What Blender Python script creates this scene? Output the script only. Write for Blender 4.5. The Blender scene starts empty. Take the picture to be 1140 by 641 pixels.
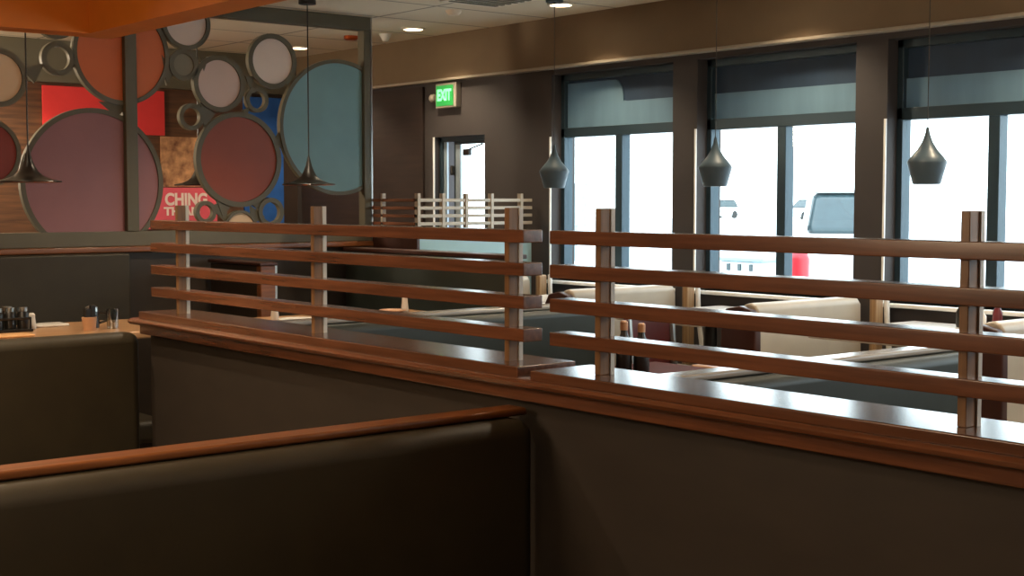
import bpy, math, random
from math import pi, sin, cos, radians as R
random.seed(7)
sc = bpy.context.scene
COL = sc.collection
FL = 0.25                      # floor height of the window side
FN = 0.02                      # lower floor on the near side of the partition
GND = -0.05                    # parking lot outside

# ------------------------------------------------------------------ materials
def lin(h):
    h = h.lstrip('#'); o = []
    for i in (0, 2, 4):
        c = int(h[i:i+2], 16) / 255
        o.append(c / 12.92 if c <= .04045 else ((c + .055) / 1.055) ** 2.4)
    return (*o, 1)

def mat(name, hexc, rough=.5, metal=0, var=.15, scale=(6, 6, 6), bump=0, spec=.5, emit=None, es=0, coat=0, hex2=None, detail=4):
    m = bpy.data.materials.new(name); m.use_nodes = True
    nt = m.node_tree; N = nt.nodes; L = nt.links
    b = N['Principled BSDF']
    tc = N.new('ShaderNodeTexCoord'); mp = N.new('ShaderNodeMapping'); mp.inputs['Scale'].default_value = scale
    ns = N.new('ShaderNodeTexNoise'); ns.inputs['Scale'].default_value = 1; ns.inputs['Detail'].default_value = detail
    L.new(tc.outputs['Object'], mp.inputs['Vector']); L.new(mp.outputs[0], ns.inputs['Vector'])
    cr = N.new('ShaderNodeValToRGB')
    c = lin(hexc)
    if hex2: c2 = lin(hex2)
    else: c2 = tuple(min(1, x * (1 + var)) for x in c[:3]) + (1,)
    c1 = tuple(x * (1 - var) for x in c[:3]) + (1,) if not hex2 else c
    cr.color_ramp.elements[0].color = c1; cr.color_ramp.elements[0].position = .3
    cr.color_ramp.elements[1].color = c2; cr.color_ramp.elements[1].position = .7
    L.new(ns.outputs['Fac'], cr.inputs['Fac']); L.new(cr.outputs['Color'], b.inputs['Base Color'])
    b.inputs['Roughness'].default_value = rough; b.inputs['Metallic'].default_value = metal
    b.inputs['Specular IOR Level'].default_value = spec
    b.inputs['Coat Weight'].default_value = coat; b.inputs['Coat Roughness'].default_value = .25
    if emit:
        b.inputs['Emission Color'].default_value = lin(emit); b.inputs['Emission Strength'].default_value = es
    if bump:
        bp = N.new('ShaderNodeBump'); bp.inputs['Strength'].default_value = bump; bp.inputs['Distance'].default_value = .01
        L.new(ns.outputs['Fac'], bp.inputs['Height']); L.new(bp.outputs[0], b.inputs['Normal'])
    return m

def glass(name, tint, gl=.06):
    m = bpy.data.materials.new(name); m.use_nodes = True
    nt = m.node_tree; N = nt.nodes; L = nt.links; N.remove(N['Principled BSDF'])
    t = N.new('ShaderNodeBsdfTransparent'); t.inputs[0].default_value = tint
    g = N.new('ShaderNodeBsdfGlossy'); g.inputs['Roughness'].default_value = .02
    mx = N.new('ShaderNodeMixShader'); mx.inputs[0].default_value = gl
    L.new(t.outputs[0], mx.inputs[1]); L.new(g.outputs[0], mx.inputs[2]); L.new(mx.outputs[0], N['Material Output'].inputs[0])
    return m

def tiles(name, hexc, seam, w, h):
    m = mat(name, hexc, .8, var=.05, scale=(30, 30, 30))
    nt = m.node_tree; N = nt.nodes; L = nt.links; b = N['Principled BSDF']
    tc = N.new('ShaderNodeTexCoord'); br = N.new('ShaderNodeTexBrick')
    br.offset = 0; br.squash = 1
    br.inputs['Color1'].default_value = lin(hexc); br.inputs['Color2'].default_value = lin(hexc); br.inputs['Mortar'].default_value = lin(seam)
    br.inputs['Scale'].default_value = 1; br.inputs['Mortar Size'].default_value = .012
    br.inputs['Brick Width'].default_value = w; br.inputs['Row Height'].default_value = h
    L.new(tc.outputs['Object'], br.inputs['Vector']); L.new(br.outputs['Color'], b.inputs['Base Color'])
    return m

M = {}
M['wood_y'] = mat('cherry wood grain along y', '#6b4029', .26, var=.3, scale=(60, 3, 60), coat=.8, spec=.5)
M['wood_x'] = mat('cherry wood grain along x', '#774624', .32, var=.3, scale=(3, 60, 60), coat=.25)
M['wood_z'] = mat('post wood', '#7d5a3a', .4, var=.25, scale=(60, 60, 4))
M['ledge'] = mat('ledge wood', '#5f3a26', .22, var=.25, scale=(60, 3, 60), coat=.5)
M['vinyl'] = mat('olive black vinyl', '#2f2819', .58, var=.12, scale=(9, 9, 9), bump=.03)
M['vinyl_panel'] = mat('dark brown panel', '#2e261f', .55, var=.12, scale=(5, 5, 14))
M['vinyl_green'] = mat('dark green vinyl', '#2c322e', .45, var=.12, scale=(9, 9, 9))
M['cream'] = mat('cream vinyl', '#aa9f8e', .4, var=.06, scale=(8, 8, 8))
M['tan'] = mat('tan stripe', '#a5835c', .5, hex2='#7a5e40', scale=(60, 60, 1))
M['white_trim'] = mat('white trim', '#e6e6e2', .35, var=.03)
M['brown_end'] = mat('bench end wood', '#3a1f18', .4, var=.2, scale=(20, 20, 4))
M['burgundy'] = mat('burgundy chair', '#4a1a18', .35, var=.2, scale=(10, 10, 10))
M['wall_dark'] = mat('dark taupe paint', '#363130', .7, var=.05)
M['wall_warm'] = mat('dark brown paint', '#3a2c24', .7, var=.08)
M['soffit'] = mat('beige soffit paint', '#705d46', .75, var=.04)
M['trim'] = mat('pale trim', '#9a8f80', .5, var=.03)
M['orange'] = mat('burnt orange paint', '#c8701c', .6, var=.05)
M['ceil'] = tiles('ceiling tile', '#d2c4ac', '#8f8576', 1.22, .61)
M['floor'] = mat('brown carpet', '#7d6c58', .95, var=.4, scale=(60, 60, 60))
M['frame'] = mat('dark bronze aluminium', '#2d3f49', .35, metal=.3, var=.05)
M['screen'] = mat('grey brown metal', '#55503f', .5, var=.06)
M['base_grey'] = mat('grey rail paint', '#5e594a', .55, var=.06)
M['steel'] = mat('steel', '#b0b0ac', .3, metal=1, var=.05)
M['black'] = mat('black metal', '#15120f', .35, var=.1, spec=.6)
M['slate'] = mat('slate pendant', '#465762', .4, var=.08)
M['copper'] = mat('copper lining', '#b5562c', .3, metal=.9, var=.05)
M['disc_orange'] = mat('orange film', '#c46434', .55, var=.04)
M['disc_mauve'] = mat('mauve film', '#8c6064', .55, var=.04)
M['disc_red'] = mat('red film', '#7c2a1c', .55, var=.04)
M['disc_rust'] = mat('rust film', '#86402f', .55, var=.05)
M['disc_white'] = mat('white film', '#d2c2b8', .55, var=.03)
M['disc_pale'] = mat('pale pink film', '#c0aaa2', .55, var=.03)
M['disc_cream'] = mat('cream film', '#cbb090', .55, var=.03)
M['disc_frost'] = mat('frosted grey film', '#76705f', .55, var=.05)
M['disc_teal'] = mat('teal film', '#6e9298', .5, var=.05)
M['p_red'] = mat('red print', '#e23a3a', .6, var=.05)
M['p_pink'] = mat('pink print', '#e25c6e', .6, var=.05)
M['p_blue'] = mat('blue print', '#245aa6', .6, var=.2)
M['p_plank'] = mat('plank print', '#6e4a30', .6, hex2='#422c1e', scale=(3, 3, 40))
M['p_food'] = mat('food print', '#e0aa7a', .6, hex2='#6a3c28', scale=(13, 13, 13), detail=6)
M['glare_cap'] = mat('cap with painted glare', '#a29a90', .22, var=.08, scale=(3, 40, 40), coat=.6)  # window glare on the far booth caps, put into the colour
M['strip'] = mat('painted post highlight', '#d6d6d2', .35, var=.02)  # bright window light along the posts, set as a white colour
M['plank_dark'] = mat('dark plank', '#2e201a', .6, hex2='#221813', scale=(3, 3, 30))
M['table_dark'] = mat('dark reddish table', '#4a221c', .75, var=.15, spec=.15)
M['p_text'] = mat('white lettering', '#f1dcd6', .6, var=.02)
M['exit_h'] = mat('exit housing', '#8a8378', .5, var=.04)
M['exit_g'] = mat('exit green', '#1f7a36', .5, var=.1, emit='#1fa048', es=.35)
M['exit_t'] = mat('exit letters', '#7df0a0', .5, var=.02, emit='#58e58a', es=.9)
M['lamp'] = mat('lamp glow', '#fff2dc', .5, var=0.01, emit='#ffe9c8', es=9)
M['lamp_rim'] = mat('lamp rim', '#d8cbb8', .5, var=.03)
M['tabletop'] = mat('pale table laminate', '#b58a60', .3, var=.15, scale=(3, 40, 40), coat=.3)
M['tabletop_w'] = mat('pale glossy table laminate', '#e6e3de', .2, var=.06, coat=.6)
M['white'] = mat('white ceramic', '#e0dcd4', .25, var=.03)
M['bread'] = mat('tan paper', '#c99a68', .6, var=.15)
M['red_cap'] = mat('burgundy plastic', '#5c1620', .35, var=.1)
M['cap_tan'] = mat('tan cap', '#b98a66', .4, var=.1)
M['daylit_panel'] = mat('panel with painted daylight', '#88a5aa', .35, var=.06)  # blue daylight on the railing base, put into its colour
M['rail_lit'] = mat('rail wood with painted daylight', '#a59d90', .4, var=.1, scale=(4, 40, 40))  # daylight on the entrance rails, put into a paler wood colour
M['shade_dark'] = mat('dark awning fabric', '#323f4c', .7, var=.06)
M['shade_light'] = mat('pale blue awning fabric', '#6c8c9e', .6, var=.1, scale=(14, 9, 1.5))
M['snow'] = mat('pale pavement', '#d9dde0', .8, var=.08, scale=(.3, .3, .3))
M['car_white'] = mat('white car paint', '#e4e8ea', .3, var=.02, coat=.5)
M['car_red'] = mat('red paint', '#c3202c', .35, var=.05)
M['car_glass'] = mat('dark car glass', '#2a3c40', .1, var=.1, spec=.6)
M['tyre'] = mat('tyre rubber', '#222222', .8, var=.1)
M['bldg'] = mat('pale building', '#90a6aa', .8, var=.05)
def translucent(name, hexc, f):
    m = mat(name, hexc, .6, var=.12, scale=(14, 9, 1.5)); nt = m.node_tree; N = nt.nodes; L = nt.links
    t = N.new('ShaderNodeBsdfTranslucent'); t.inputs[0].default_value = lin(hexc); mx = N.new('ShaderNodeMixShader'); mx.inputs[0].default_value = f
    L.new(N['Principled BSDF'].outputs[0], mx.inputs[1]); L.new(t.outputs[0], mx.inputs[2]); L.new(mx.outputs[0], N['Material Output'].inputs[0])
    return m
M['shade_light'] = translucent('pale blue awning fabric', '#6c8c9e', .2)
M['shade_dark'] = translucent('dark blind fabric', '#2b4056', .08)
M['glass'] = glass('window glass', (.93, .97, .97, 1))
M['jar'] = glass('clear glass', (.8, .82, .8, 1), .2)
M['door_leaf'] = mat('pale door metal', '#8fa0ac', .35, metal=.2, var=.04)

# ------------------------------------------------------------------ mesh helpers
class MB:
    def __init__(s): s.v = []; s.f = []
    def add(s, vs, fs):
        n = len(s.v); s.v += vs; s.f += [tuple(i + n for i in f) for f in fs]; return s
    def box(s, x0, x1, y0, y1, z0, z1):
        vs = [(x, y, z) for z in (z0, z1) for y in (y0, y1) for x in (x0, x1)]
        return s.add(vs, [(0, 2, 3, 1), (4, 5, 7, 6), (0, 1, 5, 4), (2, 6, 7, 3), (0, 4, 6, 2), (1, 3, 7, 5)])
    def frustum(s, b, t):   # b,t = (x0,x1,y0,y1,z)
        vs = [(x, y, q[4]) for q in (b, t) for y in q[2:4] for x in q[0:2]]
        return s.add(vs, [(0, 2, 3, 1), (4, 5, 7, 6), (0, 1, 5, 4), (2, 6, 7, 3), (0, 4, 6, 2), (1, 3, 7, 5)])
    def prism(s, prof, ax, a, b):   # prof in the two other axes (cyclic order kept x<y<z), extruded along ax
        n = len(prof)
        def P(u, v, w):
            return {'x': (w, u, v), 'y': (u, w, v), 'z': (u, v, w)}[ax]
        vs = [P(u, v, a) for u, v in prof] + [P(u, v, b) for u, v in prof]
        fs = [(i, (i + 1) % n, n + (i + 1) % n, n + i) for i in range(n)] + [tuple(range(n))[::-1], tuple(range(n, 2 * n))]
        return s.add(vs, fs)
    def lathe(s, prof, c, ax='z', n=32, closed=False):   # prof: (r, h)
        k = len(prof); vs = []
        for r, h in prof:
            for i in range(n):
                a = 2 * pi * i / n; u, v = r * cos(a), r * sin(a)
                p = {'x': (h, u, v), 'y': (u, h, v), 'z': (u, v, h)}[ax]
                vs.append((p[0] + c[0], p[1] + c[1], p[2] + c[2]))
        fs = []
        for j in range(k if closed else k - 1):
            j2 = (j + 1) % k
            for i in range(n):
                fs.append((j * n + i, j * n + (i + 1) % n, j2 * n + (i + 1) % n, j2 * n + i))
        if not closed:
            fs.append(tuple(range(n))[::-1]); fs.append(tuple(range((k - 1) * n, k * n)))
        return s.add(vs, fs)
    def tube(s, pts, r, n=8):
        from mathutils import Vector
        rings = []
        for i, p in enumerate(pts):
            p = Vector(p)
            d = (Vector(pts[min(i + 1, len(pts) - 1)]) - Vector(pts[max(i - 1, 0)])).normalized()
            a = Vector((0, 0, 1)) if abs(d.z) < .9 else Vector((1, 0, 0))
            u = d.cross(a).normalized(); w = d.cross(u)
            rings.append([tuple(p + (u * cos(2 * pi * k / n) + w * sin(2 * pi * k / n)) * r) for k in range(n)])
        vs = [q for g in rings for q in g]; fs = []
        for j in range(len(pts) - 1):
            for k in range(n):
                fs.append((j * n + k, j * n + (k + 1) % n, (j + 1) * n + (k + 1) % n, (j + 1) * n + k))
        fs.append(tuple(range(n))[::-1]); fs.append(tuple(range((len(pts) - 1) * n, len(pts) * n)))
        return s.add(vs, fs)

WL = {}   # world location of every object made
def obj(name, mb, m, parent=None, bevel=0, seg=2, smooth=False, local=False, loc=None):
    import bmesh
    base = WL[parent.name] if parent else (loc or (0, 0, 0))
    me = bpy.data.meshes.new(name)
    off = (0, 0, 0) if local else base
    me.from_pydata([(x - off[0], y - off[1], z - off[2]) for x, y, z in mb.v], [], mb.f)
    bm = bmesh.new(); bm.from_mesh(me); bmesh.ops.recalc_face_normals(bm, faces=bm.faces); bm.to_mesh(me); bm.free()
    me.materials.append(M[m] if isinstance(m, str) else m)
    o = bpy.data.objects.new(name, me); COL.objects.link(o)
    if parent: o.parent = parent
    else: o.location = base
    WL[o.name] = base
    if smooth:
        for p in me.polygons: p.use_smooth = True
        if not bevel:
            md = o.modifiers.new('es', 'EDGE_SPLIT'); md.split_angle = R(40)
    if bevel:
        md = o.modifiers.new('bevel', 'BEVEL'); md.width = bevel; md.segments = seg; md.limit_method = 'ANGLE'; md.angle_limit = R(40)
        for p in me.polygons: p.use_smooth = True
        wn = o.modifiers.new('wn', 'WEIGHTED_NORMAL'); wn.keep_sharp = True
    return o
def tag(o, label=None, cat=None, group=None, kind=None):
    if label: o['label'] = label
    if cat: o['category'] = cat
    if group: o['group'] = group
    if kind: o['kind'] = kind
    return o
def thing(name, label, cat, loc, group=None, rz=0):
    o = bpy.data.objects.new(name, None); COL.objects.link(o)
    o.location = loc; o.rotation_euler = (0, 0, rz); o.empty_display_size = .1
    WL[o.name] = tuple(loc)
    return tag(o, label, cat, group)
def dup(root, loc, label, rz=None):
    r = root.copy(); COL.objects.link(r); r.location = loc
    if rz is not None: r.rotation_euler = (0, 0, rz)
    r['label'] = label; WL[r.name] = tuple(loc)
    for ch in list(root.children):
        c = ch.copy(); COL.objects.link(c); c.parent = r; WL[c.name] = tuple(loc)
        for g in list(ch.children):
            d = g.copy(); COL.objects.link(d); d.parent = c
    return r
def struct(name, mb, m, label, **k):
    return tag(obj(name, mb, m, **k), label, None, None, 'structure')
def text(name, body, size, m, parent, loc, rot, ext=.002, sx=1):
    cu = bpy.data.curves.new(name, 'FONT'); cu.body = body; cu.size = size; cu.extrude = ext
    cu.align_x = 'CENTER'; cu.align_y = 'CENTER'; cu.offset = .004 * size / .1; cu.materials.append(M[m])
    tmp = bpy.data.objects.new('tmp', cu); COL.objects.link(tmp)
    bpy.context.view_layer.update()
    me = bpy.data.meshes.new_from_object(tmp.evaluated_get(bpy.context.evaluated_depsgraph_get()))
    bpy.data.objects.remove(tmp); bpy.data.curves.remove(cu)
    me.name = name
    if not me.materials: me.materials.append(M[m])
    o = bpy.data.objects.new(name, me); COL.objects.link(o); o.parent = parent
    b = WL[parent.name]; o.location = tuple(loc[i] - b[i] for i in range(3)); o.rotation_euler = rot; o.scale = (sx, 1, 1)
    return o

# ------------------------------------------------------------------ room shell
CE, SB = 2.738, 2.438
struct('floor', MB().box(2.6, 6.0, -3, 10.1, FN - .1, FL), 'floor', 'dark carpet floor of the window side, one step up')
struct('floor_lower', MB().box(-3, 2.6, -3, 10.1, FN - .1, FN), 'floor', 'dark carpet floor around the near booths')
struct('ceiling', MB().box(-3, 6.0, -3, 10.1, CE, CE + .1), 'ceil', 'beige ceiling of large lay-in tiles with thin seams')
struct('wall_left', MB().box(-3.1, -3, -3, 10.1, FN, CE), 'wall_warm', 'dark wall on the camera side')
struct('wall_back', MB().box(-3, 6.0, -3.1, -3, FN, CE), 'wall_warm', 'dark wall behind the camera')
struct('wall_far', MB().box(-3, 6.0, 9.9, 10.1, FN, CE), 'wall_warm', 'brown far wall carrying printed panels behind the circle screen')
struct('trim_far_soffit', MB().box(-3, 5.74, 9.82, 9.9, SB, CE), 'base_grey', 'grey soffit band above the far wall')
# window wall with openings
WIN = [(5.67, 6.74), (4.39, 5.48), (3.12, 4.20), (1.85, 2.93), (.57, 1.65), (-.7, .38)]
ZB, ZT = 1.09, 2.39
DY0, DY1, DZ = 7.43, 8.0, 2.04
wm = MB(); x0, x1 = 5.8, 6.0
opens = sorted([(a, b, ZB, ZT) for a, b in WIN] + [(DY0, DY1, FL, DZ)])
y = -3
for a, b, zb, zt in opens:
    wm.box(x0, x1, y, a, FL, CE)
    if zb > FL: wm.box(x0, x1, a, b, FL, zb)
    wm.box(x0, x1, a, b, zt, CE); y = b
wm.box(x0, x1, y, 10.1, FL, CE)
struct('wall_right', wm, 'wall_dark', 'dark taupe window wall with narrow piers between the windows')
struct('trim_soffit', MB().box(5.75, 5.8, -3, 9.82, SB, CE), 'soffit', 'beige soffit band running above the windows and exit door')
struct('trim_soffit_bead', MB().box(5.735, 5.8, -3, 9.82, SB - .018, SB), 'trim', 'thin pale bead under the beige soffit', bevel=.004)
for i, (a, b) in enumerate(WIN):
    gx = 5.88
    w = MB(); m_ = a + .43 * (b - a) + .075
    fw = .035
    w.box(gx, gx + .07, a, a + fw, ZB, ZT).box(gx, gx + .07, b - fw, b, ZB, ZT)
    w.box(gx, gx + .07, a, b, ZT - .04, ZT).box(gx, gx + .07, a, b, ZB, ZB + .03)
    w.box(gx, gx + .07, a, b, 1.995, 2.055)
    w.box(gx, gx + .07, m_ - .03, m_ + .03, ZB, 1.995)
    o = struct('window_%d' % (i + 1), w, 'frame', ['dark framed window beside the far pier, left pendant in front', 'dark framed window in the middle, white vehicle seen through it',
        'dark framed window at the right with tall pier to its left', 'dark framed window beyond the right edge', 'dark framed window further right', 'dark framed window furthest right'][i], bevel=.003)
    obj('pane', MB().box(gx + .03, gx + .036, a + fw, b - fw, ZB + .03, 1.995), 'glass', o)
    # transom blind : dark fabric with a paler lower strip
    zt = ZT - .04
    if i == 0:  # curved step is a reflection, built into the outline of the strip
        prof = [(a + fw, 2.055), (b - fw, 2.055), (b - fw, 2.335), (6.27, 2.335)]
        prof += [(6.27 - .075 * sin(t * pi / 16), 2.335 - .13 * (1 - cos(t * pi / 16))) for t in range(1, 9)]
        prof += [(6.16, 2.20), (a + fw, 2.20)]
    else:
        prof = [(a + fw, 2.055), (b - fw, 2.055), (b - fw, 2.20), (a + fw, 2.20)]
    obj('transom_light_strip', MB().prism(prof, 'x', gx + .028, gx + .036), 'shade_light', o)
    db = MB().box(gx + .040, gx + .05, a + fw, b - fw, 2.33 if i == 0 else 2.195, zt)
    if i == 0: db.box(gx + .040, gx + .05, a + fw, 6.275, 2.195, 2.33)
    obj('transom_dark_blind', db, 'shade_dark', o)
    obj('window_sill', MB().box(5.765, 5.9, a - .03, b + .03, ZB - .02, ZB), 'white_trim', o, bevel=.004)
    obj('jamb_bead', MB().box(5.792, 5.8, b, b + .012, ZB, 2.0), 'white_trim', o)
# door
d = MB().box(5.84, 5.88, DY0, DY0 + .02, FL, DZ).box(5.84, 5.88, DY1 - .03, DY1, FL, DZ).box(5.84, 5.88, DY0, DY1, DZ - .035, DZ)
do = struct('door_1', d, 'frame', 'glass exit door with dark frame under the green sign', bevel=.003)
obj('door_leaf', MB().box(5.852, 5.872, 7.83, 7.845, FL + .02, DZ - .035).box(5.852, 5.872, 7.45, 7.462, FL + .02, DZ - .035).box(5.852, 5.872, 7.45, 7.845, FL + .02, FL + .3).box(5.852, 5.872, 7.45, 7.845, DZ - .055, DZ - .035), 'frame', do, bevel=.003)
obj('door_stile', MB().box(5.856, 5.868, 7.775, 7.83, FL + .3, DZ - .055), 'door_leaf', do)
obj('side_light', MB().box(5.856, 5.868, 7.93, 7.97, FL + .02, DZ - .035), 'door_leaf', do)
obj('pane', MB().box(5.860, 5.864, 7.462, 7.83, FL + .3, DZ - .055), 'glass', do)
obj('door_handle', MB().box(5.82, 5.852, 7.825, 7.855, 1.77, 1.84), 'black', do, bevel=.01)
obj('door_closer', MB().box(5.825, 5.852, 7.64, 7.71, 1.905, 1.95).tube([(5.84, 7.65, 1.95), (5.838, 7.5, 1.98)], .006), 'black', do, bevel=.006)
obj('jamb_bead', MB().box(5.792, 5.8, DY1, DY1 + .014, FL, DZ), 'white_trim', do)

# orange bulkhead of the raised ceiling over the near booths
ob = MB()
ob.box(2.57, 2.74, -3, 6.25, 2.365, CE); ob.box(-3, 2.74, 6.25, 6.41, 2.365, CE)
struct('trim_orange_bulkhead', ob, 'orange', 'burnt orange ceiling bulkhead turning a corner over the booths')

# ------------------------------------------------------------------ near partition
P = thing('booth_partition', 'long dark booth partition with moulded cherry wood cap running diagonally through the picture', 'partition', (2.6, 3, FN))
YA, YB = .2, 5.66
obj('panel', MB().box(2.565, 2.66, YA, YB - .03, FN, 1.05), 'vinyl_panel', P)
obj('lower_band', MB().box(2.518, 2.70, YA, YB - .02, 1.025, 1.072), 'wood_y', P, bevel=.006)
pr = [(2.505, 1.066), (2.485, 1.069), (2.476, 1.076), (2.474, 1.084), (2.482, 1.092), (2.50, 1.096), (2.72, 1.096), (2.735, 1.08), (2.72, 1.066)]
obj('nosing', MB().prism(pr, 'y', YA, YB), 'wood_y', P, smooth=True)
obj('ledge_board', MB().box(2.498, 2.722, 3.05, 5.60, 1.094, 1.126), 'ledge', P, bevel=.004)
obj('ledge_board', MB().box(2.490, 2.722, YA, 2.985, 1.094, 1.122), 'ledge', P, bevel=.004)

def rails(label, ya, yb, posts, side):
    t = thing('rail_screen', label, 'railing', (2.585, (ya + yb) / 2, 1.124), 'rail screens on the partition')
    for k in range(4):
        z = 1.514 - .0955 * k
        obj('rail', MB().box(2.549, 2.622, ya, yb, z - .038, z), 'wood_y', t, bevel=.003)
    for p in posts:
        obj('post', MB().box(2.568, 2.604, p - .011, p + .011, 1.122, 1.577), 'wood_z', t, bevel=.002)
        obj('post_highlight', MB().box(2.604, 2.618, p - .015, p + .012, 1.122, 1.577), 'strip', t)  # window light on the post side, built as a thin white strip
    return t
rails('four-rail wooden screen on the left half of the partition, three slim posts', 3.085, 5.585, [3.185, 4.285, 5.37], 0)
rails('four-rail wooden screen on the right half of the partition, running out of frame', .45, 2.97, [2.79, 1.66, .55], 1)

# ------------------------------------------------------------------ booth benches
def bench(label, xa, xb, yf, ztop, cap, m='vinyl', depth=.10, fl=FN, roll=.035, group=None, capm='wood_x', sd=.46):
    yc = yf + depth / 2
    t = thing('booth_bench', label, 'bench', ((xa + xb) / 2, yc, fl), group)
    obj('back_cushion', MB().box(xa, xb, yf, yf + depth, fl + .35, ztop), m, t, bevel=roll, seg=5)
    if cap:
        obj('wood_cap', MB().box(xa, xb + .015, yf + depth * .45, yf + depth * .45 + .085, ztop + .002, ztop + .024), capm, t, bevel=.008, seg=3)
    obj('seat_cushion', MB().box(xa, xb, yf - sd, yf - .01, fl + .30, fl + .42), m, t, bevel=.03, seg=3)
    obj('base', MB().box(xa, xb, yf - sd + .06, yf + depth, fl, fl + .295), 'vinyl_panel', t)
    return t
bench('dark olive booth bench in the foreground with orange-brown wood cap', -.3, 2.52, 2.985, .982, True, depth=.14, roll=.05)
bench('dark olive booth bench across from the foreground one, rolled top without wood', .6, 2.51, 5.60, 1.035, False, depth=.13, roll=.045)
bench('tall dark booth back under the circle screen at the left', .6, 3.21, 7.29, 1.306, False, depth=.115, roll=.012)
# far side of the partition
bench('dark green booth back just beyond the right rail screen, cap coloured pale for window glare', 2.74, 4.32, 2.74, 1.068, True, 'vinyl_green', fl=FL, depth=.12, capm='glare_cap')
bench('dark green booth back beyond the gap between the two rail screens', 2.74, 4.66, 4.98, 1.075, True, 'vinyl_green', fl=FL, depth=.12, sd=.3, capm='glare_cap')

# ------------------------------------------------------------------ divider base wall, circle screen
D = thing('screen_wall', 'dark half wall with wood cap carrying the circle screen', 'half wall', (2.6, 7.45, FN))
obj('panel', MB().box(.3, 4.86, 7.41, 7.54, FN, 1.31), 'vinyl_panel', D)
obj('wood_cap', MB().box(.3, 4.88, 7.37, 7.58, 1.308, 1.342), 'wood_x', D, bevel=.008, seg=3)

S = thing('circle_screen', 'tall grey-framed room divider filled with rings and coloured discs', 'room divider', (3.2, 7.42, 1.342))
SY0, SY1 = 7.402, 7.438
obj('bottom_rail', MB().box(.6, 4.86, 7.38, 7.46, 1.343, 1.425), 'base_grey', S, bevel=.004)
obj('top_rail', MB().box(.6, 4.86, 7.38, 7.46, 2.655, 2.737), 'screen', S, bevel=.004)
obj('stile', MB().box(4.81, 4.86, 7.385, 7.455, 1.425, 2.655), 'screen', S, bevel=.004)
obj('stile', MB().box(4.862, 4.872, 7.385, 7.455, 1.343, 2.737), 'steel', S)
obj('mullion', MB().box(3.235, 3.305, 7.375, 7.465, 1.425, 2.655), 'screen', S, bevel=.004)
obj('mullion', MB().box(1.66, 1.73, 7.375, 7.465, 1.425, 2.655), 'screen', S, bevel=.004)
CIR = [('orange', 3.231, 2.407, .256, .281), ('mauve', 3.057, 1.696, .38, .407), ('cream', 2.546, 2.241, .127, .155), ('red', 2.476, 1.846, .16, .183),
       ('', 2.87, 2.359, .063, .092), ('white', 2.864, 2.588, .101, .125), ('white', 3.622, 2.606, .125, .15), ('frost', 3.602, 2.37, .062, .09),
       ('pale', 3.826, 2.275, .136, .165), ('white', 4.177, 2.426, .134, .163), ('', 3.647, 2.076, .052, .077), ('', 4.071, 2.192, .051, .075),
       ('rust', 3.948, 1.837, .249, .28), ('', 3.729, 1.529, .042, .065), ('cream', 3.954, 1.433, .09, .106), ('', 4.156, 1.527, .059, .086), ('teal', 4.638, 2.047, .395, .418),
       ('rust', 2.05, 2.3, .2, .23), ('teal', 2.0, 1.75, .28, .3), ('', 2.33, 2.08, .06, .085)]
def clip_disc(cx, cz, r, xmax, zmin, zmax, n=72):
    return [(min(cx + r * cos(2 * pi * i / n), xmax), max(min(cz + r * sin(2 * pi * i / n), zmax), zmin)) for i in range(n)]
for c, cx, cz, ri, ro in CIR:
    xm, zm0, zm1 = 4.812, 1.42, 2.66
    pi_ = clip_disc(cx, cz, ri, xm, zm0, zm1); po = clip_disc(cx, cz, ro, xm, zm0, zm1); n = len(pi_)
    vs = [(x, yy, z) for yy in (SY0, SY1) for q in (po, pi_) for x, z in q]
    fs = []
    for i in range(n):
        j = (i + 1) % n
        fs += [(i, j, n + j, n + i), (2 * n + i, 3 * n + i, 3 * n + j, 2 * n + j), (i, 2 * n + i, 2 * n + j, j), (n + i, n + j, 3 * n + j, 3 * n + i)]
    rg = obj('ring', MB().add(vs, fs), 'screen', S)
    if c:
        obj('disc', MB().prism(pi_, 'y', 7.412, 7.428), 'disc_' + c, rg)
# small web pieces where rings meet
for wi, (a, b, c) in enumerate([((3.47, 2.42), (3.54, 2.32), (3.50, 2.25)), ((3.70, 2.42), (3.76, 2.42), (3.73, 2.34)), ((3.70, 2.16), (3.80, 2.10), (3.73, 2.02)), ((3.80, 1.60), (3.90, 1.57), (3.84, 1.5)),
                ((4.02, 1.58), (4.10, 1.60), (4.08, 1.54)), ((2.95, 2.46), (3.0, 2.40), (2.96, 2.32)), ((2.68, 2.3), (2.8, 2.33), (2.74, 2.22)), ((4.0, 2.33), (4.06, 2.33), (4.03, 2.25)),
                ((3.98, 2.13), (4.03, 2.15), (4.0, 2.08)), ((4.19, 1.95), (4.24, 2.05), (4.25, 1.9)), ((3.1, 2.14), (3.3, 2.14), (3.2, 2.06)), ((3.76, 1.56), (3.86, 1.60), (3.88, 1.45)), ((4.02, 1.57), (4.12, 1.5), (4.03, 1.45)), ((3.68, 2.14), (3.74, 2.2), (3.74, 2.1))]):
    obj('web_piece', MB().prism([a, b, c], 'y', SY0 + .008 + wi * .0006, SY1 - .008 - wi * .0004), 'screen', S)

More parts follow.
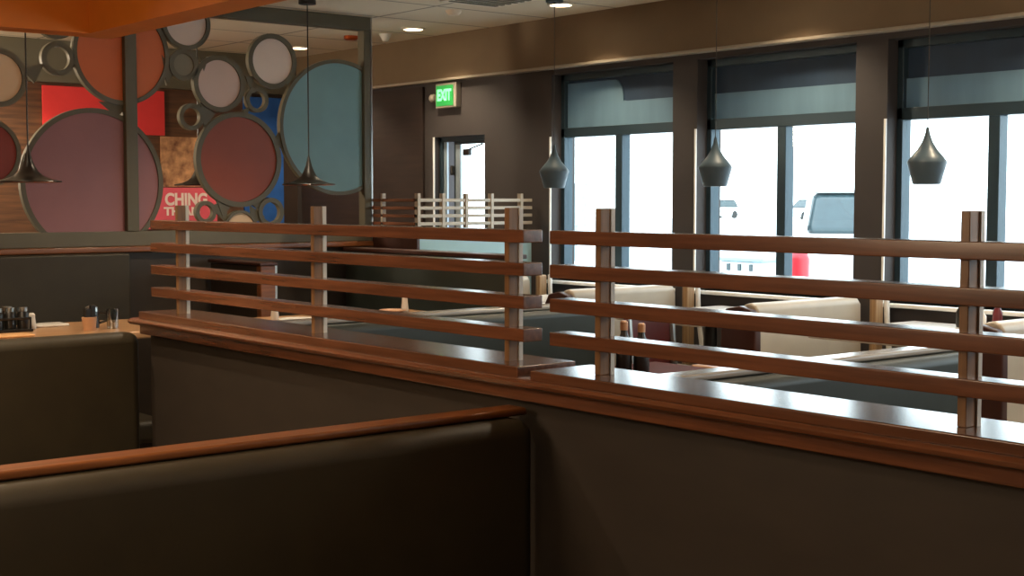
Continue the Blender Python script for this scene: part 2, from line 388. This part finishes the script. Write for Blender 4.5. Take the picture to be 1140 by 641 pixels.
# wood-ended low wall near the screen and the half wall to the right
E1 = thing('booth_end_wall', 'short dark booth wall ending in an upright wood post, seen through the left rails', 'half wall', (3.77, 7.0, FL))
obj('panel', MB().box(3.73, 3.80, 6.80, 7.36, FL, 1.235), 'vinyl_panel', E1)
obj('end_post', MB().box(3.72, 3.81, 6.75, 6.80, FL, 1.24), 'wood_x', E1, bevel=.004)
obj('edge_strip', MB().box(3.81, 3.822, 6.752, 6.78, FL, 1.24), 'steel', E1)
obj('wood_cap', MB().box(3.71, 3.82, 6.74, 7.36, 1.24, 1.258), 'brown_end', E1, bevel=.004)
E2 = thing('aisle_half_wall', 'long dark half wall along the aisle, behind the middle of the left rails', 'half wall', (4.7, 6.6, FL))
obj('panel', MB().box(4.65, 4.75, 5.76, 7.36, FL, 1.29), 'vinyl_green', E2)
obj('wood_cap', MB().box(4.63, 4.77, 5.74, 7.36, 1.285, 1.307), 'brown_end', E2, bevel=.004)

# entrance railing
G = thing('entrance_railing', 'small four-rail railing and base with daylight painted pale and blue before the exit door', 'railing', (5.3, 6.95, FL))
obj('base_panel', MB().box(4.88, 5.76, 6.89, 6.95, FL, 1.405), 'daylit_panel', G)
obj('base_side', MB().box(4.862, 4.88, 6.89, 7.38, FL, 1.405), 'brown_end', G)
for k in range(4):
    z = 1.608 - .048 * k
    obj('rail', MB().box(4.875, 5.78, 6.905, 6.93, z - .02, z), 'rail_lit', G, bevel=.002)
    obj('rail', MB().box(4.865, 4.89, 6.93, 7.38, z - .02, z), 'wood_y', G, bevel=.002)
for p in (4.885, 5.07, 5.25, 5.45, 5.69):
    obj('post', MB().box(p - .01, p + .01, 6.90, 6.935, 1.40, 1.64), 'rail_lit', G)
obj('post', MB().box(4.865, 4.89, 7.27, 7.29, 1.40, 1.64), 'rail_lit', G)

# ------------------------------------------------------------------ window benches and tables
def wbench(label, y, proto=None):
    if proto: return dup(proto, (5.28, y, FL), label)
    t = thing('window_bench', label, 'bench', (5.28, y, FL), 'cream benches along the windows')
    xa, xb = 4.86, 5.62
    bk = obj('back_cushion', MB().prism([(y - .03, FL + .42), (y - .02, 1.09), (y + .0, 1.118), (y + .03, 1.128), (y + .07, 1.12), (y + .09, 1.09), (y + .10, FL + .42)], 'x', xa, xb), 'cream', t, bevel=.012, smooth=True)
    obj('end_panel', MB().prism([(y - .05, FL), (y - .04, 1.06), (y - .01, 1.10), (y + .06, 1.115), (y + .14, 1.10), (y + .17, 1.05), (y + .17, FL)], 'x', 4.815, 4.858), 'brown_end', t, bevel=.008)
    obj('seat_cushion', MB().box(xa, xb, y - .32, y - .04, FL + .32, FL + .44), 'cream', t, bevel=.03, seg=3)
    obj('base', MB().box(xa + .02, xb, y - .26, y + .12, FL, FL + .315), 'brown_end', t)
    obj('side_panel', MB().box(5.625, 5.69, y - .10, y - .06, FL + .4, 1.13), 'tan', t, bevel=.01)
    ts = [(5.712 + .02 * (k / 8) ** 2 - .0, y - .10 - .05 * (k / 8) ** 2, 1.13 - .06 * k) for k in range(9)]
    obj('white_edge', MB().tube(ts, .014), 'white_trim', t, smooth=True)
    return t
WB = wbench('cream window bench in front of the left window, right of the rail screen gap', 5.48)
wbench('cream window bench below the pier right of the middle window', 4.22, WB)
wbench('cream window bench at the right edge of the picture, right of the tall post', 2.98, WB)
wbench('cream window bench farthest from the camera, mostly behind the aisle half wall', 6.75, WB)

def table(label, xa, xb, ya, yb, z, m, group=None, FL=FL):
    cx, cy = (xa + xb) / 2, (ya + yb) / 2
    t = thing('dining_table', label, 'table', (cx, cy, FL), group)
    obj('tabletop', MB().box(xa, xb, ya, yb, z - .035, z), m, t, bevel=.01, seg=3)
    obj('pedestal', MB().lathe([(.035, FL + .02), (.035, z - .035)], (cx, cy, 0), n=16), 'black', t, smooth=True)
    obj('foot', MB().box(cx - .22, cx + .22, cy - .03, cy + .03, FL, FL + .03).box(cx - .03, cx + .03, cy - .22, cy + .22, FL, FL + .03), 'black', t)
    return t
wt = 'tables along the windows'
table('pale glossy table at the left window, beyond the cream bench there', 4.92, 5.72, 5.95, 6.5, 1.02, 'tabletop_w', wt)
table('pale glossy table between the left and middle cream benches', 4.92, 5.72, 4.62, 5.22, 1.02, 'tabletop_w', wt)
table('pale glossy table with bottles, left of the tall right post', 4.92, 5.72, 3.36, 3.97, 1.02, 'tabletop_w', wt)
table('wooden table behind the dark olive bench at the left', 1.5, 2.98, 5.95, 6.62, 1.005, 'tabletop', FL=FN)
table('wooden table with plates beyond the left rails', 3.0, 4.5, 5.9, 6.5, .985, 'tabletop')
mt = table('dark reddish table with a tan end, between the two dark green booth backs', 2.95, 4.1, 3.42, 4.1, .93, 'table_dark')
obj('end_edge', MB().box(4.1, 4.2, 3.42, 3.9, .89, .934), 'tabletop', mt, bevel=.008)

# chair
def chair(label, loc, rz):
    t = thing('dining_chair', label, 'chair', loc, None, rz)
    k = dict(local=True)
    obj('seat', MB().box(-.23, .23, -.2, .2, .42, .47), 'burgundy', t, bevel=.02, seg=3, local=True)
    pr = []
    for i in range(9):
        a = -1 + i / 4; pr.append((a * .25, .2 + .03 * (1 - a * a)))
    prof = pr + [(x, yv + .03) for x, yv in reversed(pr)]
    obj('backrest', MB().prism(prof, 'z', .56, .84), 'burgundy', t, bevel=.012, local=True)
    for sx in (-1, 1):
        obj('leg', MB().tube([(sx * .2, -.17, 0), (sx * .2, -.17, .43)], .017), 'black', t, local=True)
        obj('leg', MB().tube([(sx * .2, .2, 0), (sx * .22, .18, .43), (sx * .22, .215, .84)], .017), 'steel', t, local=True)
    return t
chair('burgundy chair with curved back in the aisle behind the right rails', (4.46, 4.22, FL), R(20))

# ------------------------------------------------------------------ tabletop things
def bottle(label, x, y, z, h, r, body, cap, group=None, name='sauce_bottle', cat='bottle'):
    t = thing(name, label, cat, (x, y, z), group)
    obj('bottle_body', MB().lathe([(r * .9, z), (r, z + .01), (r, z + h * .55), (r * .45, z + h * .75), (r * .4, z + h * .82)], (x, y, 0), n=20), body, t, smooth=True)
    obj('cap', MB().lathe([(r * .5, z + h * .82), (r * .48, z + h * .97), (r * .3, z + h)], (x, y, 0), n=20), cap, t, smooth=True)
    return t
def shaker(label, x, y, z, h=.08, r=.02, body='white', group=None):
    t = thing('salt_shaker', label, 'shaker', (x, y, z), group)
    obj('shaker_body', MB().lathe([(r, z), (r * 1.05, z + h * .2), (r * .8, z + h * .7)], (x, y, 0), n=20), body, t, smooth=True)
    obj('cap', MB().lathe([(r * .82, z + h * .7), (r * .8, z + h * .9), (r * .4, z + h)], (x, y, 0), n=20), 'steel' if body != 'white' else 'white', t, smooth=True)
    return t
ZT1 = 1.006
c = thing('condiment_caddy', 'black wire caddy at the left edge on the wooden table', 'caddy', (2.180, 6.33, ZT1))
cb = MB().box(2.090, 2.280, 6.24, 6.42, ZT1, ZT1 + .012)
obj('tray', cb, 'black', c, bevel=.003)
obj('rack', MB().tube([(2.100, 6.25, ZT1 + .06), (2.270, 6.25, ZT1 + .06), (2.270, 6.41, ZT1 + .06), (2.100, 6.41, ZT1 + .06), (2.100, 6.25, ZT1 + .06)], .006)
    .tube([(2.100, 6.25, ZT1), (2.100, 6.25, ZT1 + .06)], .005).tube([(2.270, 6.25, ZT1), (2.270, 6.25, ZT1 + .06)], .005).tube([(2.270, 6.41, ZT1), (2.270, 6.41, ZT1 + .06)], .005), 'black', c)
for x, yv, lb in [(2.135, 6.29, 'dark sauce bottle in the caddy, nearest the left edge'), (2.195, 6.30, 'dark sauce bottle in the caddy, the middle one at the front'), (2.250, 6.29, 'dark sauce bottle in the caddy, nearest the small white shaker'), (2.210, 6.38, 'dark sauce bottle at the back of the caddy')]:
    t = thing('sauce_jar', lb, 'jar', (x, yv, ZT1 + .012), 'jars in the black caddy')
    obj('jar_body', MB().lathe([(.024, ZT1 + .012), (.026, ZT1 + .03), (.026, ZT1 + .08), (.02, ZT1 + .09)], (x, yv, 0), n=18), 'black', t, smooth=True)
    obj('lid', MB().lathe([(.022, ZT1 + .09), (.022, ZT1 + .108)], (x, yv, 0), n=18), 'steel', t, smooth=True)
shaker('small white shaker right of the black caddy', 2.315, 6.36, ZT1, .075)
tag(obj('menu_card', MB().box(2.345, 2.51, 6.40, 6.52, ZT1, ZT1 + .012), 'white', loc=(2.43, 6.46, ZT1), bevel=.004), 'flat white folded card lying on the wooden table at the left', 'card')
tag(obj('menu_card', MB().box(2.0, 2.2, 6.00, 6.12, ZT1, ZT1 + .01), 'bread', loc=(2.1, 6.06, ZT1), bevel=.004), 'flat pale card in front of the black caddy', 'card')
xx, yy = 2.50, 6.14
t = thing('sugar_holder', 'pale cup with dark packets near the end of the wooden table', 'cup', (xx, yy, ZT1))
obj('cup', MB().lathe([(.028, ZT1), (.034, ZT1 + .06)], (xx, yy, 0), n=22), 'cap_tan', t, smooth=True)
obj('packets', MB().box(xx - .022, xx + .006, yy - .012, yy + .012, ZT1 + .05, ZT1 + .10).box(xx + .002, xx + .026, yy - .016, yy + .008, ZT1 + .05, ZT1 + .115), 'black', t, bevel=.004)
t = thing('syrup_jug', 'dark syrup jug with chrome lid behind the pale cup', 'jug', (2.56, 6.26, ZT1))
obj('jug_body', MB().lathe([(.034, ZT1), (.036, ZT1 + .02), (.03, ZT1 + .075)], (2.56, 6.26, 0), n=22), 'black', t, smooth=True)
obj('lid', MB().lathe([(.031, ZT1 + .075), (.028, ZT1 + .095), (.008, ZT1 + .105)], (2.56, 6.26, 0), n=22), 'steel', t, smooth=True)
obj('jug_handle', MB().tube([(2.59, 6.25, ZT1 + .07), (2.625, 6.24, ZT1 + .065), (2.625, 6.24, ZT1 + .03), (2.593, 6.25, ZT1 + .02)], .006), 'black', t)
tag(obj('water_glass', MB().lathe([(.026, ZT1), (.03, ZT1 + .09), (.027, ZT1 + .09), (.024, ZT1 + .006)], (2.62, 6.16, 0), n=22), 'jar', loc=(2.62, 6.16, ZT1), smooth=True), 'clear drinking glass at the right end of the wooden table', 'glass')
# table beyond the left rails
ZT2 = .986
tag(obj('plate', MB().lathe([(.05, ZT2), (.10, ZT2 + .012), (.098, ZT2 + .017), (.05, ZT2 + .006)], (3.58, 6.12, 0), n=30), 'white', loc=(3.58, 6.12, ZT2), smooth=True), 'white plate on the table seen through the left rails', 'plate')
tag(obj('paper_napkin', MB().box(3.66, 3.84, 5.96, 6.06, ZT2, ZT2 + .012), 'bread', loc=(3.75, 6.01, ZT2), bevel=.004), 'tan paper napkin next to the white plate', 'napkin')
shaker('white shaker behind the white plate beyond the left rails', 3.55, 6.30, ZT2, .09)
tag(obj('saucer', MB().lathe([(.04, ZT2), (.075, ZT2 + .012), (.073, ZT2 + .016), (.04, ZT2 + .006)], (4.28, 6.30, 0), n=26), 'cap_tan', loc=(4.28, 6.3, ZT2), smooth=True), 'tan saucer near the aisle end of the plated table', 'saucer')
shaker('white shaker beside the tan saucer', 4.36, 6.30, ZT2, .085)
# bottles on the table between the green backs
ZT3 = .931
for x, yv, h, lb in [(3.66, 3.93, .20, 'tan-capped black bottle, leftmost of the three behind the right rails'), (3.71, 3.88, .205, 'tan-capped black bottle, middle of the three behind the right rails'), (3.765, 3.84, .195, 'tan-capped black bottle, rightmost of the three behind the right rails')]:
    bottle(lb, x, yv, ZT3, h, .031, 'black', 'cap_tan', 'black bottles on the middle table')
# bottles on the right window table
ZT4 = 1.021
bottle('dark sauce bottle at the window, left of the cream one beside the tall post', 5.58, 3.62, ZT4, .125, .022, 'black', 'black', 'bottles on the right window table')
bottle('cream labelled bottle at the window beside the tall post', 5.60, 3.53, ZT4, .10, .024, 'white', 'black', 'bottles on the right window table')
bottle('burgundy bottle at the window, right of the cream one', 5.62, 3.46, ZT4, .135, .022, 'red_cap', 'red_cap', 'bottles on the right window table')

# ------------------------------------------------------------------ pendants, downlights, ceiling fittings
def teardrop(label, loc, proto=None):
    if proto: return dup(proto, loc, label)
    x, y, z = loc
    t = thing('pendant_lamp', label, 'pendant lamp', loc, 'teardrop pendants at the windows')
    pr = [(.056, 0), (.060, .004), (.072, .05), (.084, .092), (.083, .100), (.066, .122), (.042, .15), (.023, .182), (.011, .215), (.006, .245)]
    obj('lamp_shade', MB().lathe([(r, z + h) for r, h in pr], (x, y, 0), n=36), 'slate', t, smooth=True)
    obj('cord', MB().tube([(x, y, z + .24), (x, y, CE - .02)], .002), 'black', t)
    obj('ceiling_cup', MB().lathe([(.05, CE - .025), (.05, CE)], (x, y, 0), n=20), 'slate', t, smooth=True)
    return t
TD = teardrop('slate teardrop pendant hanging in front of the right window', (5.2, 3.555, 1.667))
teardrop('slate teardrop pendant hanging in front of the middle window', (5.2, 4.785, 1.667), TD)
teardrop('slate teardrop pendant at the left jamb of the left window', (5.2, 6.018, 1.667), TD)
def cone(label, loc, proto=None):
    if proto: return dup(proto, loc, label)
    x, y, z = loc
    t = thing('pendant_lamp', label, 'pendant lamp', loc, 'wide black pendants over the booths')
    pr = [(.150, 0), (.152, .003), (.150, .007), (.105, .016), (.07, .03), (.045, .052), (.03, .08), (.018, .11), (.009, .15), (.004, .17)]
    obj('lamp_shade', MB().lathe([(r, z + h) for r, h in pr], (x, y, 0), n=40), 'black', t, smooth=True)
    obj('copper_lining', MB().lathe([(.14, z - .001), (.14, z + .001)], (x, y, 0), n=40), 'copper', t)
    obj('cord', MB().tube([(x, y, z + .165), (x, y, CE - .02)], .004), 'black', t)
    obj('ceiling_cup', MB().lathe([(.05, CE - .025), (.05, CE)], (x, y, 0), n=20), 'black', t, smooth=True)
    return t
CN = cone('wide black pendant with flared rim at the left edge of the picture', (2.395, 6.58, 1.683))
cone('wide black pendant in front of the teal disc', (4.165, 6.98, 1.685), CN)
cone('wide black pendant half hidden behind the rust disc', (4.02, 8.08, 1.69), CN)

def downlight(label, x, y, power, seen=True, color=(1, .80, .56), spot=120, proto=[None]):
    if proto[0] is None:
        t = thing('ceiling_light', label, 'ceiling light', (x, y, CE), 'recessed ceiling lights')
        obj('diffuser', MB().lathe([(.062, CE - .008), (.062, CE - .002)], (x, y, 0), n=28), 'lamp', t)
        obj('trim_ring', MB().lathe([(.064, CE - .012), (.064, CE), (.08, CE), (.08, CE - .006)], (x, y, 0), n=28, closed=True), 'lamp_rim', t, smooth=True)
        proto[0] = t
    else:
        t = dup(proto[0], (x, y, CE), label)
    li = bpy.data.lights.new('downlight', 'SPOT'); li.energy = power; li.color = color; li.spot_size = R(spot); li.spot_blend = .6; li.shadow_soft_size = .05
    lo = bpy.data.objects.new('downlight_beam', li); COL.objects.link(lo); lo.location = (x, y, CE - .02); lo['kind'] = 'helper'
    return t
for yv, lb in [(6.17, 'round recessed ceiling light highest in the picture, above the left window'), (7.66, 'round recessed ceiling light above the exit sign'), (9.14, 'round recessed ceiling light seen through the screen above the teal disc'),
               (4.68, 'round recessed ceiling light above the middle window'), (3.19, 'round recessed ceiling light above the right window'), (1.7, 'round recessed ceiling light beyond the right edge')]:
    downlight(lb, 5.38, yv, 42)
downlight('round recessed ceiling light at the left edge under the orange bulkhead', 3.31, 9.28, 40)
for x, yv, p, lb in [(1.0, 4.6, 110, 'added unseen ceiling light over the near booths'), (.5, 2.0, 60, 'added unseen ceiling light over the foreground bench'), (1.5, 5.6, 60, 'added unseen ceiling light over the second bench'),  # near-side ceiling lights are unseen, added for warm ambient light
                    (-1.2, .2, 50, 'added unseen ceiling light behind the camera on the left'), (1.6, -.9, 60, 'added unseen ceiling light behind the camera on the right'),
                    (-1.6, 3.0, 110, 'added unseen ceiling light left of the picture'), (4.0, 3.3, 50, 'round recessed ceiling light over the aisle'), (3.6, 6.2, 60, 'round recessed ceiling light over the table beyond the left rails')]:
    downlight(lb, x, yv, p)
tag(obj('ceiling_sensor', MB().lathe([(.03, CE - .03), (.045, CE - .015), (.05, CE)], (5.065, 6.79, 0), n=20), 'lamp_rim', loc=(5.065, 6.79, CE), smooth=True), 'small round pale ceiling sensor between two ceiling lights', 'sensor')
tag(obj('sprinkler_head', MB().lathe([(.035, CE - .03), (.05, CE - .02), (.05, CE)], (5.30, 8.3, 0), n=20), 'copper', loc=(5.3, 8.3, CE), smooth=True), 'reddish ceiling sprinkler seen above the teal disc', 'sprinkler')
tag(obj('ceiling_speaker', MB().lathe([(.02, CE - .05), (.03, CE - .03), (.045, CE)], (5.42, 8.05, 0), n=20), 'white', loc=(5.42, 8.05, CE), smooth=True), 'small white ceiling fitting right of the screen top corner', 'sensor')
v = thing('ceiling_vent', 'square ceiling air vent with dark slats near the top edge', 'vent', (4.95, 6.3, CE))
obj('vent_frame', MB().box(4.75, 5.15, 6.10, 6.50, CE - .008, CE), 'lamp_rim', v)
for k in range(6):
    obj('slat', MB().box(4.78, 5.12, 6.125 + k * .06, 6.155 + k * .06, CE - .012, CE - .006), 'base_grey', v)

# exit sign
X = thing('exit_sign', 'lit green exit sign on the dark wall above the door', 'exit sign', (5.78, 7.81, 2.24))
obj('housing', MB().box(5.755, 5.80, 7.69, 7.93, 2.235, 2.405), 'exit_h', X, bevel=.006)
obj('face', MB().box(5.750, 5.756, 7.72, 7.915, 2.25, 2.39), 'exit_g', X)
text('lettering', 'EXIT', .105, 'exit_t', X, (5.747, 7.818, 2.32), (R(90), 0, R(-90)), .001, .75)
obj('lamp_head', MB().lathe([(.02, 7.95), (.03, 7.97), (.028, 7.99)], (5.77, 0, 2.31), 'y', n=16), 'exit_h', X, smooth=True)

# ------------------------------------------------------------------ printed panels on the far wall
def panel(name, label, cat, xa, xb, z0, z1, m, y=9.88):
    return tag(obj(name, MB().box(xa, xb, y, y + .018, z0, z1), m, loc=((xa + xb) / 2, y, z0)), label, cat)
panel('wall_panel', 'brown plank panel on the far wall seen between the rings', 'wall panel', 2.6, 5.3, 1.35, 2.436, 'p_plank', 9.881)
panel('wall_poster', 'bright red poster panel behind the large mauve disc', 'poster', 3.704, 4.633, 2.085, 2.416, 'p_red', 9.86)
panel('food_poster', 'tan and orange food picture left of the rust disc', 'poster', 4.60, 5.05, 1.70, 2.078, 'p_food', 9.86)
sg = thing('wall_sign', 'pink sign with white capital letters behind the rails at the left', 'sign', (4.75, 9.86, 1.38))
obj('sign_board', MB().box(4.40, 5.06, 9.86, 9.878, 1.38, 1.693), 'p_pink', sg)
text('lettering', 'CHING', .125, 'p_text', sg, (4.80, 9.857, 1.60), (R(90), 0, 0), .001, .88)
text('lettering', 'TH AM', .085, 'p_text', sg, (4.765, 9.857, 1.51), (R(90), 0, 0), .001, 1.15)
panel('wall_poster', 'blue poster strip between the rust disc and the teal disc', 'poster', 5.30, 5.65, 1.40, 2.41, 'p_blue', 9.86)
tag(obj('wall_panel', MB().box(5.78, 5.798, 8.12, 9.80, FL, 2.40), 'plank_dark', loc=(5.79, 9, FL)), 'very dark brown plank panel on the window wall beyond the screen', 'wall panel')

# ------------------------------------------------------------------ outside
struct('ground_outside', MB().box(6.0, 90, -40, 110, GND - .1, GND), 'snow', 'overexposed pale pavement outside the windows')
def car(label, loc, rz, L=4.5, W=1.85, H=1.72, paint='car_white', group=None):
    t = thing('parked_car', label, 'car', loc, group, rz)
    k = dict(local=True)
    # local +x is the front
    h = L / 2; hb = H * .57
    pr = [(-h, .35), (-h, hb - .05), (-h + .1, hb), (h - 1.25, hb + .02), (h - .25, hb - .12), (h, hb - .3), (h, .35), (h - .2, .25), (-h + .2, .25)]
    obj('body', MB().prism(pr, 'y', -W / 2, W / 2), paint, t, bevel=.06, seg=3, local=True)
    w = W / 2
    obj('windows', MB().frustum((-h + .15, h - 1.2, -w + .06, w - .06, hb), (-h + .5, h - 2.0, -w + .2, w - .2, H - .06)), 'car_glass', t, bevel=.2, seg=4, local=True)
    obj('roof', MB().box(-h + .45, h - 1.97, -w + .18, w - .18, H - .07, H), paint, t, bevel=.03, local=True)
    for s in (-1, 1):
        obj('pillar', MB().tube([(h - 1.2, s * (w - .07), hb), (h - 1.99, s * (w - .2), H - .03)], .045), paint, t, local=True)
        obj('side_mirror', MB().box(h - 1.55, h - 1.4, s * w - .12, s * w + .12, hb + .06, hb + .2), paint, t, bevel=.03, local=True)
        obj('headlight', MB().box(h - .12, h - .02, s * (w - .3) - .16, s * (w - .3) + .16, hb - .42, hb - .3), 'white', t, bevel=.03, local=True)
        for fx in (h - .85, -h + .85):
            obj('wheel', MB().lathe([(.18, -.1), (.34, -.09), (.34, .09), (.18, .1)], (fx, s * (w - .06), .34), 'y', n=24), 'tyre', t, local=True, smooth=True)
    return t
car('white parked vehicle with dark windshield outside the middle window', (20.4, 15.55, GND), R(180 + 40), W=1.75, H=1.84)
far = 'distant cars across the lot'
car('small distant parked car, left of the middle window mullion', (92, 84.5, GND), R(180), group=far)
car('small distant parked car just right of the middle window mullion', (92, 74.5, GND), R(180), group=far)
rb = thing('red_bollard', 'bright red post low outside the middle window', 'bollard', (9.0, 7.35, GND))
obj('bollard_body', MB().lathe([(.085, GND), (.085, 1.12), (.07, 1.16), (.03, 1.185)], (9.0, 7.35, 0), n=24), 'car_red', rb, smooth=True)
obj('base_plate', MB().box(8.87, 9.13, 7.22, 7.48, GND, GND + .03), 'car_red', rb)
nb = thing('newspaper_box', 'white newspaper box low outside the middle window', 'newspaper box', (10.0, 8.86, GND))
obj('cabinet', MB().box(9.98, 10.3, 8.60, 9.12, GND, 1.02), 'car_white', nb, bevel=.02)
obj('lid', MB().box(9.95, 10.32, 8.56, 9.16, 1.02, 1.055), 'bldg', nb, bevel=.01)
for yv in (8.72, 8.86, 9.0):
    obj('slot', MB().box(9.965, 9.985, yv - .018, yv + .018, .93, .995), 'car_glass', nb)
bd = thing('blank_signboard', 'pale washed-out signboard on a post outside the left window', 'signboard', (25, 28.1, GND))
obj('board', MB().box(25, 25.1, 27.7, 28.5, .9, 2.05), 'bldg', bd, bevel=.02)
obj('post', MB().box(25.02, 25.08, 28.05, 28.15, GND, .9), 'bldg', bd)

# ------------------------------------------------------------------ light
w = bpy.data.worlds.new('sky'); sc.world = w; w.use_nodes = True
nt = w.node_tree; bg = nt.nodes['Background']
tc = nt.nodes.new('ShaderNodeTexCoord'); sp = nt.nodes.new('ShaderNodeSeparateXYZ'); cr = nt.nodes.new('ShaderNodeValToRGB')
cr.color_ramp.elements[0].color = (.82, .92, .97, 1); cr.color_ramp.elements[1].color = (.80, .90, 1, 1)
nt.links.new(tc.outputs['Generated'], sp.inputs[0]); nt.links.new(sp.outputs['Z'], cr.inputs[0]); nt.links.new(cr.outputs[0], bg.inputs['Color'])
bg.inputs['Strength'].default_value = 3.7
for i, (a, b) in enumerate(WIN):
    li = bpy.data.lights.new('window_portal', 'AREA'); li.shape = 'RECTANGLE'; li.size = b - a; li.size_y = ZT - ZB
    li.cycles.is_portal = True
    lo = bpy.data.objects.new('window_portal', li); COL.objects.link(lo); lo.location = (5.99, (a + b) / 2, (ZB + ZT) / 2); lo.rotation_euler = (R(90), 0, R(90)); lo['kind'] = 'helper'

for nm, loc, e, rad, colr in [('booth_fill', (-.2, 3.35, 2.05), 60, .35, (1, .74, .48)), ('window_side_fill', (4.2, .3, 2.1), 40, .35, (1, .86, .7)), ('far_zone_fill', (1.6, 8.7, 2.15), 110, .3, (1, .82, .6))]:  # bare fill lights added out of view, without fittings
    li = bpy.data.lights.new(nm, 'POINT'); li.energy = e; li.color = colr; li.shadow_soft_size = rad
    lo = bpy.data.objects.new(nm, li); COL.objects.link(lo); lo.location = loc; lo['kind'] = 'helper'

# ------------------------------------------------------------------ camera
cam = bpy.data.cameras.new('camera'); co = bpy.data.objects.new('camera', cam); COL.objects.link(co)
cam.sensor_width = 36; cam.lens = 1550 / 1140 * 36; cam.clip_start = .05; cam.clip_end = 500
co.location = (0, 0, 1.6); co.rotation_euler = (R(90 - 3.62), 0, R(-39.1))
sc.camera = co
sc.view_settings.view_transform = 'Standard'; sc.view_settings.look = 'None'; sc.view_settings.exposure = .8
